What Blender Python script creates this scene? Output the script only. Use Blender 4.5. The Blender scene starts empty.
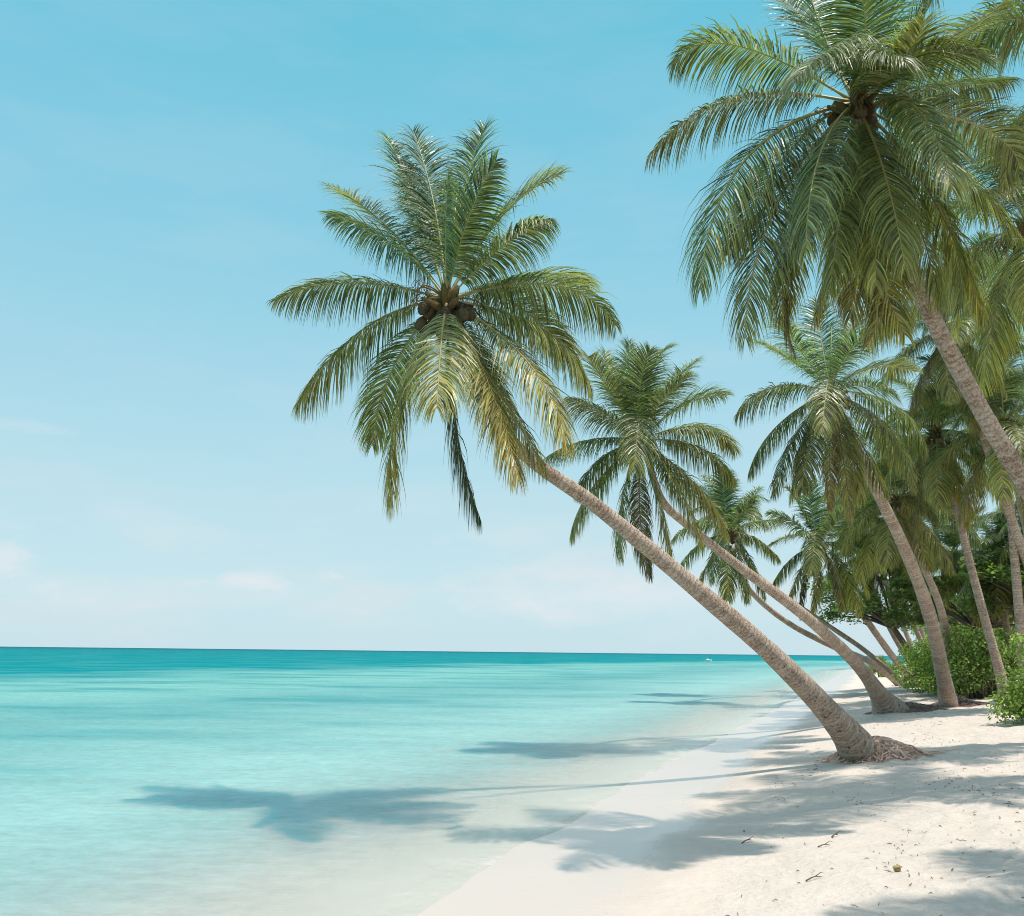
import bpy, math, random
import numpy as np
from mathutils import Vector, Matrix, Euler

SC = bpy.context.scene
COL = SC.collection
R = math.radians
PI = math.pi
rnd = random.Random(11)

# ------------------------------------------------------------------ camera
W_, H_, F_ = 1024, 916, 900.0
EYE = 2.5
PITCH = math.atan(193.9 / F_)
ROLL = R(0.62)
CM = Matrix.Rotation(PI / 2 + PITCH, 3, 'X') @ Matrix.Rotation(ROLL, 3, 'Z')
cam = bpy.data.cameras.new("camera")
cam.sensor_width = 36
cam.lens = 36 * F_ / W_
cam.clip_end = 60000
cam.clip_start = 0.1
co = bpy.data.objects.new("camera", cam)
co.matrix_world = Matrix.Translation((0, 0, EYE)) @ CM.to_4x4()
COL.objects.link(co)
SC.camera = co

def ray(px, py):
    v = CM @ Vector((px - W_ / 2, H_ / 2 - py, -F_))
    return v / v.y
def P(px, py, Y):
    v = ray(px, py)
    return Vector((v.x * Y, Y, EYE + v.z * Y))

# ------------------------------------------------------------------ numpy noise
def _hash(ix, iy, seed):
    n = (ix.astype(np.int64) * 374761393 + iy.astype(np.int64) * 668265263 + seed * 1442695041) & 0xffffffff
    n = ((n ^ (n >> 13)) * 1274126177) & 0xffffffff
    n = n ^ (n >> 16)
    return (n & 0xffff) / 65535.0
def vnoise(x, y, seed=0):
    x = np.asarray(x, float); y = np.asarray(y, float)
    ix = np.floor(x); iy = np.floor(y)
    fx = x - ix; fy = y - iy
    fx = fx * fx * (3 - 2 * fx); fy = fy * fy * (3 - 2 * fy)
    a = _hash(ix, iy, seed); b = _hash(ix + 1, iy, seed)
    c = _hash(ix, iy + 1, seed); d = _hash(ix + 1, iy + 1, seed)
    return (a + (b - a) * fx) * (1 - fy) + (c + (d - c) * fx) * fy - 0.5
def fbm(x, y, seed=0, o=4):
    s = 0; a = 1.0
    for k in range(o):
        s = s + a * vnoise(x * 2 ** k, y * 2 ** k, seed + k * 17); a *= 0.5
    return s

# ------------------------------------------------------------------ shore and terrain
SH_Y = np.array([-40, 0, 4, 6.8, 8.5, 10.7, 13.0, 16.0, 20.0, 26.0, 36.0, 60.0, 100, 170, 400, 1500, 30000], float)
SH_X = np.array([-20, -4.0, -2.5, -1.9, -1.35, -.6, .3, 1.5, 2.9, 5.3, 9.4, 19.0, 35.0, 62.0, 200, 1100, 24000], float)
def shore(y):
    y = np.asarray(y, float)
    return (np.interp(y - 1.2, SH_Y, SH_X) + np.interp(y, SH_Y, SH_X) + np.interp(y + 1.2, SH_Y, SH_X)) / 3 \
        + 0.22 * vnoise(y * 0.23, 0 * y, 5) + 0.14 * vnoise(y * 0.8, 0 * y, 6)
def dist(x, y):
    s0 = shore(y)
    sl = (np.interp(y + 2, SH_Y, SH_X) - np.interp(y - 2, SH_Y, SH_X)) / 4
    return (x - s0) / np.sqrt(1 + sl * sl)
PZ_D = np.array([-4000, -300, -60, -20, -6, -2, 0, 2, 5, 9, 14, 22, 60, 4000], float)
PZ_Z = np.array([-9, -7, -3.2, -1.3, -.42, -.11, 0, .10, .42, .72, .93, 1.05, 1.25, 2.0], float)
def height(x, y):
    x = np.asarray(x, float); y = np.asarray(y, float)
    d = dist(x, y)
    z = (np.interp(d - .6, PZ_D, PZ_Z) + np.interp(d, PZ_D, PZ_Z) + np.interp(d + .6, PZ_D, PZ_Z)) / 3
    k = np.clip((d - 1.6) / 3.0, 0, 1)
    z = z + k * (0.16 * fbm(x * .22, y * .22, 3, 3) + 0.06 * fbm(x * .9, y * .9, 9, 3) + 0.07 * np.clip((d - 3) / 3, .2, 1) * fbm(x * 3.1, y * 3.1, 21, 3))
    return z
def hz(x, y):
    return float(height(np.array([x]), np.array([y]))[0])
def G(px, py):
    """point of the beach seen at that place"""
    v = ray(px, py)
    Y = 3.0
    while Y < 400:
        if EYE + v.z * Y < hz(v.x * Y, Y):
            break
        Y *= 1.01
    lo, hi = Y / 1.01, Y
    for _ in range(20):
        m = (lo + hi) / 2
        if EYE + v.z * m < hz(v.x * m, m): hi = m
        else: lo = m
    return Vector((v.x * hi, hi, hz(v.x * hi, hi)))

# ------------------------------------------------------------------ mesh helpers
class MB:
    """collects verts, polygons, vertex colours and material slots"""
    def __init__(s):
        s.v = []; s.f = []; s.c = []; s.m = []; s.n = 0
    def add(s, verts, faces, col, mat=0):
        verts = np.asarray(verts, float).reshape(-1, 3)
        faces = np.asarray(faces, int)
        s.v.append(verts); s.f.append((faces + s.n, mat))
        col = np.asarray(col, float)
        if col.ndim == 1: col = np.tile(col, (len(verts), 1))
        s.c.append(col); s.n += len(verts)
    def build(s, name, mats, parent=None, smooth=True, origin=None):
        v = np.concatenate(s.v); c = np.concatenate(s.c)
        if origin is not None: v = v - np.array(origin)
        me = bpy.data.meshes.new(name)
        me.vertices.add(len(v)); me.vertices.foreach_set('co', v.ravel())
        idx = []; starts = []; mi = []; st = 0
        for f, m in s.f:
            k = f.shape[1]
            idx.append(f.ravel()); starts.append(st + np.arange(len(f)) * k); st += f.size
            mi.append(np.full(len(f), m))
        idx = np.concatenate(idx); starts = np.concatenate(starts); mi = np.concatenate(mi)
        me.loops.add(len(idx)); me.loops.foreach_set('vertex_index', idx.astype(np.int32))
        me.polygons.add(len(starts)); me.polygons.foreach_set('loop_start', starts.astype(np.int32))
        me.polygons.foreach_set('material_index', mi.astype(np.int32))
        me.update(calc_edges=True)
        me.polygons.foreach_set('use_smooth', np.full(len(starts), smooth))
        at = me.color_attributes.new('Col', 'FLOAT_COLOR', 'POINT')
        cc = np.ones((len(v), 4)); cc[:, :3] = c[:, :3]
        at.data.foreach_set('color', cc.ravel())
        for m in (mats if isinstance(mats, (list, tuple)) else [mats]): me.materials.append(m)
        me.validate()
        o = bpy.data.objects.new(name, me); COL.objects.link(o)
        if parent is not None: o.parent = parent
        return o

def norm(a):
    return a / np.maximum(np.linalg.norm(a, axis=-1, keepdims=True), 1e-9)

def tube(mb, pts, rad, nseg=8, col=(1, 1, 1), mat=0, noise=0, closed=True, lenattr=False, seed=0, squash=None):
    """tapered tube along a polyline"""
    pts = np.asarray(pts, float); n = len(pts)
    rad = np.broadcast_to(np.asarray(rad, float), (n,))
    t = norm(np.gradient(pts, axis=0))
    ref = np.array([0, 1, 0.0]) if abs(t[0][1]) < .9 else np.array([1, 0, 0.0])
    a = np.cross(t, ref); a = norm(a); b = np.cross(t, a)
    ang = np.linspace(0, 2 * PI, nseg, endpoint=False)
    rr = np.repeat(rad[:, None], nseg, 1)
    if noise is not 0:
        rr = rr * (1 + noise)
    v = pts[:, None, :] + rr[..., None] * (np.cos(ang)[None, :, None] * a[:, None, :] + np.sin(ang)[None, :, None] * b[:, None, :])
    i = np.arange(n - 1)[:, None] * nseg; j = np.arange(nseg)[None, :]; j2 = (j + 1) % nseg
    f = np.stack([i + j, i + j2, i + nseg + j2, i + nseg + j], -1).reshape(-1, 4)
    c = np.asarray(col, float)
    if c.ndim == 2 and len(c) == n: c = np.repeat(c, nseg, 0)
    mb.add(v.reshape(-1, 3), f, c, mat)
    if closed:
        k = len(v.reshape(-1, 3))
        mb.f.append((np.array([list(range(nseg))[::-1]]) + mb.n - k, mat))
        mb.f.append((np.array([list(range(nseg))]) + mb.n - nseg, mat))

def spline(P0, n):
    """Catmull-Rom through control points"""
    p = np.array([list(q) for q in P0], float)
    p = np.vstack([2 * p[0] - p[1], p, 2 * p[-1] - p[-2]])
    out = []
    segs = len(p) - 3
    for u in np.linspace(0, segs, n):
        i = min(int(u), segs - 1); t = u - i
        a, b, c, d = p[i], p[i + 1], p[i + 2], p[i + 3]
        out.append(.5 * ((2 * b) + (-a + c) * t + (2 * a - 5 * b + 4 * c - d) * t * t + (-a + 3 * b - 3 * c + d) * t ** 3))
    return np.array(out)

def tag(o, label=None, cat=None, group=None, kind=None):
    if label: o['label'] = label
    if cat: o['category'] = cat
    if group: o['group'] = group
    if kind: o['kind'] = kind
    return o
def empty(name, loc):
    o = bpy.data.objects.new(name, None); COL.objects.link(o); o.location = loc
    o.empty_display_size = .3
    return o

# ------------------------------------------------------------------ materials
def mat(name):
    m = bpy.data.materials.new(name); m.use_nodes = True
    nt = m.node_tree; nt.nodes.clear()
    return m, nt, nt.nodes, nt.links
def nd(N, t, **kw):
    n = N.new(t)
    for k, v in kw.items():
        if k in n.inputs.keys() if isinstance(k, str) else False: n.inputs[k].default_value = v
        else: setattr(n, k, v)
    return n
def ramp(N, stops, interp='LINEAR'):
    r = N.new('ShaderNodeValToRGB'); cr = r.color_ramp; cr.interpolation = interp
    while len(cr.elements) < len(stops): cr.elements.new(.5)
    for e, (p, c) in zip(cr.elements, stops):
        e.position = p; e.color = (c[0], c[1], c[2], 1) if not isinstance(c, (int, float)) else (c, c, c, 1)
    return r
def mathn(N, L, op, a, b=None, c=None, clamp=False):
    m = N.new('ShaderNodeMath'); m.operation = op; m.use_clamp = clamp
    for i, x in enumerate((a, b, c)):
        if x is None: continue
        if isinstance(x, (int, float)): m.inputs[i].default_value = x
        else: L.new(x, m.inputs[i])
    return m.outputs[0]
def mixc(N, L, fac, a, b, mode='MIX'):
    m = N.new('ShaderNodeMix'); m.data_type = 'RGBA'; m.blend_type = mode
    for s, x in ((m.inputs[0], fac), (m.inputs[6], a), (m.inputs[7], b)):
        if isinstance(x, (int, float)): s.default_value = x
        elif isinstance(x, tuple): s.default_value = (x[0], x[1], x[2], 1)
        else: L.new(x, s)
    return m.outputs[2]
def noise(N, L, vec, scale, detail=4, rough=.55, mapping=None):
    n = N.new('ShaderNodeTexNoise'); n.inputs['Scale'].default_value = scale
    n.inputs['Detail'].default_value = detail; n.inputs['Roughness'].default_value = rough
    if mapping:
        mp = N.new('ShaderNodeMapping'); mp.inputs['Scale'].default_value = mapping
        L.new(vec, mp.inputs['Vector']); vec = mp.outputs[0]
    L.new(vec, n.inputs['Vector'])
    return n.outputs['Fac']

def leaf_material(name, rough=.42, trans=.35, spec=.5, bumpy=0):
    m, nt, N, L = mat(name)
    out = N.new('ShaderNodeOutputMaterial')
    a = N.new('ShaderNodeVertexColor'); a.layer_name = 'Col'
    oi = N.new('ShaderNodeObjectInfo')
    hs = N.new('ShaderNodeHueSaturation')
    L.new(a.outputs['Color'], hs.inputs['Color'])
    L.new(mathn(N, L, 'MULTIPLY_ADD', oi.outputs['Random'], .03, .485), hs.inputs['Hue'])
    L.new(mathn(N, L, 'MULTIPLY_ADD', oi.outputs['Random'], .3, .85), hs.inputs['Value'])
    geo = N.new('ShaderNodeTexCoord')
    nz = noise(N, L, geo.outputs['Object'], 9, 3)
    c = mixc(N, L, mathn(N, L, 'MULTIPLY', nz, .35), hs.outputs[0], (.10, .13, .04))
    b = N.new('ShaderNodeBsdfPrincipled'); b.inputs['Roughness'].default_value = rough
    b.inputs['Specular IOR Level'].default_value = spec
    L.new(c, b.inputs['Base Color'])
    tr = N.new('ShaderNodeBsdfTranslucent')
    tc = mixc(N, L, 1.0, c, (1.4, 1.75, .7), 'MULTIPLY')
    L.new(tc, tr.inputs['Color'])
    mx = N.new('ShaderNodeMixShader'); mx.inputs[0].default_value = trans
    L.new(b.outputs[0], mx.inputs[1]); L.new(tr.outputs[0], mx.inputs[2])
    L.new(mx.outputs[0], out.inputs[0])
    return m
M = {}
M['palm_leaf'] = leaf_material('palm_leaf', .38, .33, .6)
M['bush_leaf'] = leaf_material('bush_leaf', .5, .35, .4)

def plain_vc(name, rough=.8, nscale=20, namp=.5, bump=.3, spec=.3):
    m, nt, N, L = mat(name)
    out = N.new('ShaderNodeOutputMaterial'); b = N.new('ShaderNodeBsdfPrincipled')
    a = N.new('ShaderNodeVertexColor'); a.layer_name = 'Col'
    tc = N.new('ShaderNodeTexCoord')
    nz = noise(N, L, tc.outputs['Object'], nscale, 4)
    k = mathn(N, L, 'MULTIPLY_ADD', nz, 2 * namp, 1 - namp)
    cc = N.new('ShaderNodeCombineColor')
    for i in range(3): L.new(k, cc.inputs[i])
    L.new(mixc(N, L, 1.0, a.outputs['Color'], cc.outputs[0], 'MULTIPLY'), b.inputs['Base Color'])
    b.inputs['Roughness'].default_value = rough; b.inputs['Specular IOR Level'].default_value = spec
    bp = N.new('ShaderNodeBump'); bp.inputs['Strength'].default_value = bump; bp.inputs['Distance'].default_value = .02
    L.new(nz, bp.inputs['Height']); L.new(bp.outputs[0], b.inputs['Normal'])
    L.new(b.outputs[0], out.inputs[0])
    return m
M['rachis'] = plain_vc('rachis', .45, 6, .25, .1, .5)
M['husk'] = plain_vc('husk', .7, 14, .5, .4)
M['fibre'] = plain_vc('fibre', .9, 30, .6, .6, .1)
M['litter'] = plain_vc('litter', .9, 12, .4, .2, .1)
M['white_hull'] = plain_vc('white_hull', .4, 4, .1, .05)

def bark_material():
    m, nt, N, L = mat('palm_bark')
    out = N.new('ShaderNodeOutputMaterial'); b = N.new('ShaderNodeBsdfPrincipled')
    uv = N.new('ShaderNodeAttribute'); uv.attribute_name = 'trunk_uv'     # x: around, y: metres along, z: 0 base .. 1 top
    sep = N.new('ShaderNodeSeparateXYZ'); L.new(uv.outputs['Vector'], sep.inputs[0])
    tc = N.new('ShaderNodeTexCoord')
    wob = noise(N, L, tc.outputs['Object'], 2.2, 3)
    wob2 = noise(N, L, tc.outputs['Object'], 11, 3)
    y = mathn(N, L, 'ADD', sep.outputs['Y'], mathn(N, L, 'MULTIPLY', wob, .25))
    y = mathn(N, L, 'ADD', y, mathn(N, L, 'MULTIPLY', wob2, .11))
    fr = mathn(N, L, 'FRACT', mathn(N, L, 'MULTIPLY', y, 10.5))
    rp = ramp(N, [(0, 0.0), (.10, .25), (.28, 1.0), (.85, .75), (1, .0)])
    L.new(fr, rp.inputs[0])
    ringid = mathn(N, L, 'FLOOR', mathn(N, L, 'MULTIPLY', y, 10.5))
    wn = N.new('ShaderNodeTexWhiteNoise'); wn.noise_dimensions = '1D'; L.new(ringid, wn.inputs['W'])
    blot = noise(N, L, tc.outputs['Object'], 3.0, 5, .65)
    fine = noise(N, L, tc.outputs['Object'], 24, 6, .85)
    pit = noise(N, L, tc.outputs['Object'], 12, 4, .7)
    base = ramp(N, [(.30, (.27, .175, .125)), (.44, (.48, .35, .27)), (.58, (.61, .48, .385)), (.76, (.74, .62, .52))])
    k = mathn(N, L, 'ADD', mathn(N, L, 'MULTIPLY', blot, .35), mathn(N, L, 'MULTIPLY_ADD', fine, 1.7, -.53))
    k = mathn(N, L, 'ADD', k, mathn(N, L, 'MULTIPLY_ADD', wn.outputs[0], .16, -.06))
    L.new(k, base.inputs[0])
    ringk = mathn(N, L, 'MULTIPLY_ADD', rp.outputs[0], mathn(N, L, 'MULTIPLY', wob2, .5), .76)
    cc = N.new('ShaderNodeCombineColor')
    for i in range(3): L.new(ringk, cc.inputs[i])
    low0 = mathn(N, L, 'MULTIPLY_ADD', sep.outputs['Z'], -6.0, 1.0, clamp=True)
    col = mixc(N, L, mathn(N, L, 'MULTIPLY_ADD', low0, -.7, 1.0), base.outputs[0], mixc(N, L, 1.0, base.outputs[0], cc.outputs[0], 'MULTIPLY'))
    # dark pits and scars, denser near the base
    low = mathn(N, L, 'MULTIPLY_ADD', sep.outputs['Z'], -1.9, 1.0, clamp=True)
    th = mathn(N, L, 'MULTIPLY_ADD', low, -.09, .655)
    pm = mathn(N, L, 'MULTIPLY', mathn(N, L, 'SUBTRACT', pit, th), 14, clamp=True)
    col = mixc(N, L, mathn(N, L, 'MULTIPLY', pm, .9), col, (.07, .045, .035))
    # greyer and paler low down
    col = mixc(N, L, mathn(N, L, 'MULTIPLY', low, .2), col, (.46, .34, .27))
    L.new(col, b.inputs['Base Color'])
    b.inputs['Roughness'].default_value = .9; b.inputs['Specular IOR Level'].default_value = .15
    hgt = mathn(N, L, 'ADD', mathn(N, L, 'MULTIPLY', rp.outputs[0], mathn(N, L, 'MULTIPLY_ADD', low0, -.33, .4)), mathn(N, L, 'MULTIPLY', fine, .8))
    hgt = mathn(N, L, 'SUBTRACT', hgt, mathn(N, L, 'MULTIPLY', pm, 1.2))
    hgt = mathn(N, L, 'ADD', hgt, mathn(N, L, 'MULTIPLY', blot, .8))
    bp = N.new('ShaderNodeBump'); bp.inputs['Strength'].default_value = 1; bp.inputs['Distance'].default_value = .045
    L.new(hgt, bp.inputs['Height']); L.new(bp.outputs[0], b.inputs['Normal'])
    L.new(b.outputs[0], out.inputs[0])
    return m
M['bark'] = bark_material()

def sand_material():
    m, nt, N, L = mat('sand')
    out = N.new('ShaderNodeOutputMaterial'); b = N.new('ShaderNodeBsdfPrincipled')
    at = N.new('ShaderNodeAttribute'); at.attribute_name = 'shore_d'
    d = at.outputs['Fac']
    geo = N.new('ShaderNodeNewGeometry'); pos = geo.outputs['Position']
    n1 = noise(N, L, pos, .35, 4); n2 = noise(N, L, pos, 2.2, 5, .6); n3 = noise(N, L, pos, 14, 5, .65); n4 = noise(N, L, pos, 90, 3, .7)
    edge = mathn(N, L, 'ADD', d, mathn(N, L, 'MULTIPLY_ADD', n1, 2.2, -1.1))
    edge = mathn(N, L, 'ADD', edge, mathn(N, L, 'MULTIPLY_ADD', n2, .3, -.15))
    wet = ramp(N, [(0, 1.0), (1.3 / 4, 1.0), (3.0 / 4, 0.0)], 'EASE')
    L.new(mathn(N, L, 'DIVIDE', edge, 4.0, clamp=True), wet.inputs[0])
    dry = ramp(N, [(.25, (.47, .395, .335)), (.42, (.575, .495, .43)), (.6, (.635, .56, .495)), (.8, (.67, .60, .54))])
    k = mathn(N, L, 'ADD', mathn(N, L, 'MULTIPLY', n2, .35), mathn(N, L, 'MULTIPLY', n3, .35))
    k = mathn(N, L, 'ADD', k, mathn(N, L, 'MULTIPLY', n4, .3))
    L.new(k, dry.inputs[0])
    # brownish leaf dust further up the beach
    up = mathn(N, L, 'MULTIPLY_ADD', d, .12, -.35, clamp=True)
    sm = noise(N, L, pos, 5.5, 6, .72)
    dust = mathn(N, L, 'MULTIPLY', mathn(N, L, 'SUBTRACT', sm, .52), 6, clamp=True)
    dust = mathn(N, L, 'MULTIPLY', mathn(N, L, 'MULTIPLY', dust, up), .75)
    dc = mixc(N, L, dust, dry.outputs[0], (.36, .29, .24))
    wc = mixc(N, L, n1, (.53, .42, .35), (.60, .49, .415))
    col = mixc(N, L, wet.outputs[0], dc, wc)
    L.new(col, b.inputs['Base Color'])
    L.new(mathn(N, L, 'MULTIPLY_ADD', wet.outputs[0], -.82, .95), b.inputs['Roughness'])
    L.new(mathn(N, L, 'MULTIPLY_ADD', wet.outputs[0], .38, .1), b.inputs['Specular IOR Level'])
    h = mathn(N, L, 'ADD', mathn(N, L, 'MULTIPLY', n3, .6), mathn(N, L, 'MULTIPLY', n2, 2.0))
    h = mathn(N, L, 'ADD', h, mathn(N, L, 'MULTIPLY', n4, .12))
    bp = N.new('ShaderNodeBump'); bp.inputs['Distance'].default_value = .06
    L.new(mathn(N, L, 'MULTIPLY_ADD', wet.outputs[0], -.85, .88), bp.inputs['Strength'])
    L.new(h, bp.inputs['Height']); L.new(bp.outputs[0], b.inputs['Normal'])
    L.new(b.outputs[0], out.inputs[0])
    return m
M['sand'] = sand_material()

def water_material():
    m, nt, N, L = mat('sea_water')
    out = N.new('ShaderNodeOutputMaterial')
    at = N.new('ShaderNodeAttribute'); at.attribute_name = 'shore_d'
    off = mathn(N, L, 'MULTIPLY', at.outputs['Fac'], -1.0)     # metres out to sea
    geo = N.new('ShaderNodeNewGeometry'); pos = geo.outputs['Position']
    big = noise(N, L, pos, .045, 4, .6)
    mid = noise(N, L, pos, .3, 4, .6)
    lg = mathn(N, L, 'LOGARITHM', mathn(N, L, 'MAXIMUM', off, .3), 10.0)      # -0.5 .. 4
    lgn = mathn(N, L, 'ADD', lg, mathn(N, L, 'MULTIPLY_ADD', big, .5, -.25))
    fac = mathn(N, L, 'DIVIDE', mathn(N, L, 'ADD', lgn, .5), 4.5, clamp=True)
    def q(dm): return (math.log10(dm) + .5) / 4.5
    cr = ramp(N, [(q(.5), (.62, .57, .50)), (q(1.9), (.52, .53, .47)), (q(4.5), (.31, .46, .41)), (q(11), (.215, .385, .35)),
                  (q(22), (.125, .305, .29)), (q(38), (.17, .375, .345)), (q(54), (.14, .35, .33)), (q(76), (.0, .195, .21)),
                  (q(700), (.0, .165, .19)), (q(2500), (.0, .085, .12))])
    L.new(fac, cr.inputs[0])
    # soft darker streaks: sea-grass patches and ripples
    st = noise(N, L, pos, .11, 5, .62, mapping=(.55, 1.3, 1))
    stm = mathn(N, L, 'MULTIPLY', mathn(N, L, 'SUBTRACT', st, .47), 6, clamp=True)
    stk = mathn(N, L, 'MULTIPLY', stm, mathn(N, L, 'MULTIPLY', mathn(N, L, 'MULTIPLY_ADD', lg, 1.6, -1.1, clamp=True), .8))
    col = mixc(N, L, stk, cr.outputs[0], (.05, .24, .24))
    rip = noise(N, L, pos, 3.2, 6, .75, mapping=(.85, 1.25, 1))
    rip2 = noise(N, L, pos, .35, 8, .78, mapping=(.8, 1.3, 1))
    rk = mathn(N, L, 'ADD', mathn(N, L, 'MULTIPLY_ADD', rip, .85, .25), mathn(N, L, 'MULTIPLY', rip2, .65))
    cc = N.new('ShaderNodeCombineColor')
    for i in range(3): L.new(rk, cc.inputs[i])
    col = mixc(N, L, 1.0, col, cc.outputs[0], 'MULTIPLY')
    # foam fringe
    fo1 = noise(N, L, pos, .8, 5, .65); fo2 = noise(N, L, pos, 7, 5, .7)
    fz = ramp(N, [(0, 1.0), (.05, .75), (.3, .45), (1, 0.0)])
    L.new(mathn(N, L, 'DIVIDE', off, 3.5, clamp=True), fz.inputs[0])
    fm = mathn(N, L, 'ADD', mathn(N, L, 'MULTIPLY', fo1, .65), mathn(N, L, 'MULTIPLY', fo2, .35))
    foam = mathn(N, L, 'MULTIPLY', mathn(N, L, 'SUBTRACT', mathn(N, L, 'ADD', fm, mathn(N, L, 'MULTIPLY', fz.outputs[0], .24)), .54), 2.6, clamp=True)
    foam = mathn(N, L, 'MULTIPLY', foam, mathn(N, L, 'MULTIPLY', fz.outputs[0], .75))
    bodyc = mixc(N, L, foam, col, (.70, .68, .64))
    df0 = N.new('ShaderNodeBsdfDiffuse'); L.new(bodyc, df0.inputs['Color'])
    ss = N.new('ShaderNodeSubsurfaceScattering'); ss.falloff = 'BURLEY'
    L.new(bodyc, ss.inputs['Color']); ss.inputs['Radius'].default_value = (.08, 1.0, 1.3); ss.inputs['Scale'].default_value = 1.3
    df = N.new('ShaderNodeMixShader'); L.new(df0.outputs[0], df.inputs[1]); L.new(ss.outputs[0], df.inputs[2])
    L.new(mathn(N, L, 'MULTIPLY', mathn(N, L, 'MULTIPLY_ADD', off, .4, -.2, clamp=True), mathn(N, L, 'MULTIPLY_ADD', foam, -.95, .95)), df.inputs[0])
    tp = N.new('ShaderNodeBsdfTransparent'); tp.inputs['Color'].default_value = (.93, .985, .97, 1)
    alpha = ramp(N, [(0, 0.04), (.10, .16), (.35, .5), (.7, .78), (1, .94)])
    L.new(mathn(N, L, 'DIVIDE', off, 7.0, clamp=True), alpha.inputs[0])
    al = mathn(N, L, 'MAXIMUM', alpha.outputs[0], foam)
    body = N.new('ShaderNodeMixShader'); L.new(al, body.inputs[0]); L.new(tp.outputs[0], body.inputs[1]); L.new(df.outputs[0], body.inputs[2])
    gl = N.new('ShaderNodeBsdfGlossy'); gl.inputs['Roughness'].default_value = .12
    gl.inputs['Color'].default_value = (.45, .86, 1, 1)
    bp = N.new('ShaderNodeBump'); bp.inputs['Strength'].default_value = .35; bp.inputs['Distance'].default_value = .05
    wv = noise(N, L, pos, 2.4, 4, .6, mapping=(.7, 1.4, 1)); 
    L.new(wv, bp.inputs['Height']); L.new(bp.outputs[0], gl.inputs['Normal'])
    fr = N.new('ShaderNodeFresnel'); fr.inputs['IOR'].default_value = 1.33; L.new(bp.outputs[0], fr.inputs['Normal'])
    top = N.new('ShaderNodeMixShader')
    lim = mathn(N, L, 'MAXIMUM', mathn(N, L, 'MULTIPLY_ADD', off, -.005, .26), .05)
    L.new(mathn(N, L, 'MULTIPLY', mathn(N, L, 'MINIMUM', fr.outputs[0], lim), mathn(N, L, 'MULTIPLY_ADD', off, .22, .12, clamp=True)), top.inputs[0])
    L.new(body.outputs[0], top.inputs[1]); L.new(gl.outputs[0], top.inputs[2])
    L.new(top.outputs[0], out.inputs[0])
    return m
M['water'] = water_material()

# ------------------------------------------------------------------ world and sun
SUN_DIR = Vector((0.29, -0.19, 1.0)).normalized()     # towards the sun
elev = math.asin(SUN_DIR.z); azim = math.atan2(SUN_DIR.x, SUN_DIR.y)
wd = bpy.data.worlds.new("World"); SC.world = wd; wd.use_nodes = True
N = wd.node_tree.nodes; L = wd.node_tree.links; N.clear()
out = N.new('ShaderNodeOutputWorld'); bg = N.new('ShaderNodeBackground')
sky = N.new('ShaderNodeTexSky'); sky.sky_type = 'NISHITA'; sky.sun_disc = False
sky.sun_elevation = elev; sky.sun_rotation = azim; sky.air_density = 1.0; sky.dust_density = 1.6; sky.ozone_density = .8
STR = .1
tc = N.new('ShaderNodeTexCoord'); sep = N.new('ShaderNodeSeparateXYZ'); L.new(tc.outputs['Generated'], sep.inputs[0])
# sky colours by height above the horizon (divided by STR as the Background multiplies them again)
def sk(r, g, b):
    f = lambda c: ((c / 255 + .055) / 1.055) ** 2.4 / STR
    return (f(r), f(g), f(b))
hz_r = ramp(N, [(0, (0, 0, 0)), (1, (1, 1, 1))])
stops = [(0.0, (204, 229, 238)), (.05, (202, 231, 239)), (.14, (193, 228, 239)), (.28, (168, 218, 235)), (.45, (138, 207, 230)), (.64, (106, 197, 222)), (.78, (185, 218, 240)), (1.0, (290, 294, 314))]  # last two stops, overhead and out of view, brightened as added fill for shadows
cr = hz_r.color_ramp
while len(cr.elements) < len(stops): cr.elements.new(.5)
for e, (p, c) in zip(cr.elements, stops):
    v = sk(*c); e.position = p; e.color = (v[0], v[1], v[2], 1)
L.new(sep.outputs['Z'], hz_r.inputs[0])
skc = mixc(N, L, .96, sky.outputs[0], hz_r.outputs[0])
# thin cloud
mp = N.new('ShaderNodeMapping'); mp.inputs['Scale'].default_value = (1.6, 1.6, 6.5); L.new(tc.outputs['Generated'], mp.inputs[0])
cn = N.new('ShaderNodeTexNoise'); cn.inputs['Scale'].default_value = 2.6; cn.inputs['Detail'].default_value = 7; cn.inputs['Roughness'].default_value = .55
L.new(mp.outputs[0], cn.inputs['Vector'])
band = ramp(N, [(0, 0.15), (.03, .8), (.10, 1.0), (.16, .3), (.3, .18), (.8, .1), (1, .05)])
L.new(sep.outputs['Z'], band.inputs[0])
cm = ramp(N, [(.44, 0.0), (.66, 1.0)], 'EASE'); L.new(cn.outputs['Fac'], cm.inputs[0])
cf = mathn(N, L, 'MULTIPLY', mathn(N, L, 'MULTIPLY', cm.outputs[0], band.outputs[0]), .5)
skc = mixc(N, L, cf, skc, sk(226, 230, 234))
mp2 = N.new('ShaderNodeMapping'); mp2.inputs['Scale'].default_value = (1, 1, 2.6); mp2.inputs['Location'].default_value = (.35, .1, .2); L.new(tc.outputs['Generated'], mp2.inputs[0])
cn2 = N.new('ShaderNodeTexNoise'); cn2.inputs['Scale'].default_value = 11; cn2.inputs['Detail'].default_value = 8; cn2.inputs['Roughness'].default_value = .6
L.new(mp2.outputs[0], cn2.inputs['Vector'])
b2 = ramp(N, [(0, 0), (.03, .1), (.07, 1.0), (.11, .5), (.14, 0), (1, 0)]); L.new(sep.outputs['Z'], b2.inputs[0])
cm2 = ramp(N, [(.56, 0.0), (.70, 1.0)], 'EASE'); L.new(cn2.outputs['Fac'], cm2.inputs[0])
skc = mixc(N, L, mathn(N, L, 'MULTIPLY', mathn(N, L, 'MULTIPLY', cm2.outputs[0], b2.outputs[0]), .55), skc, sk(230, 236, 240))
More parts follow.
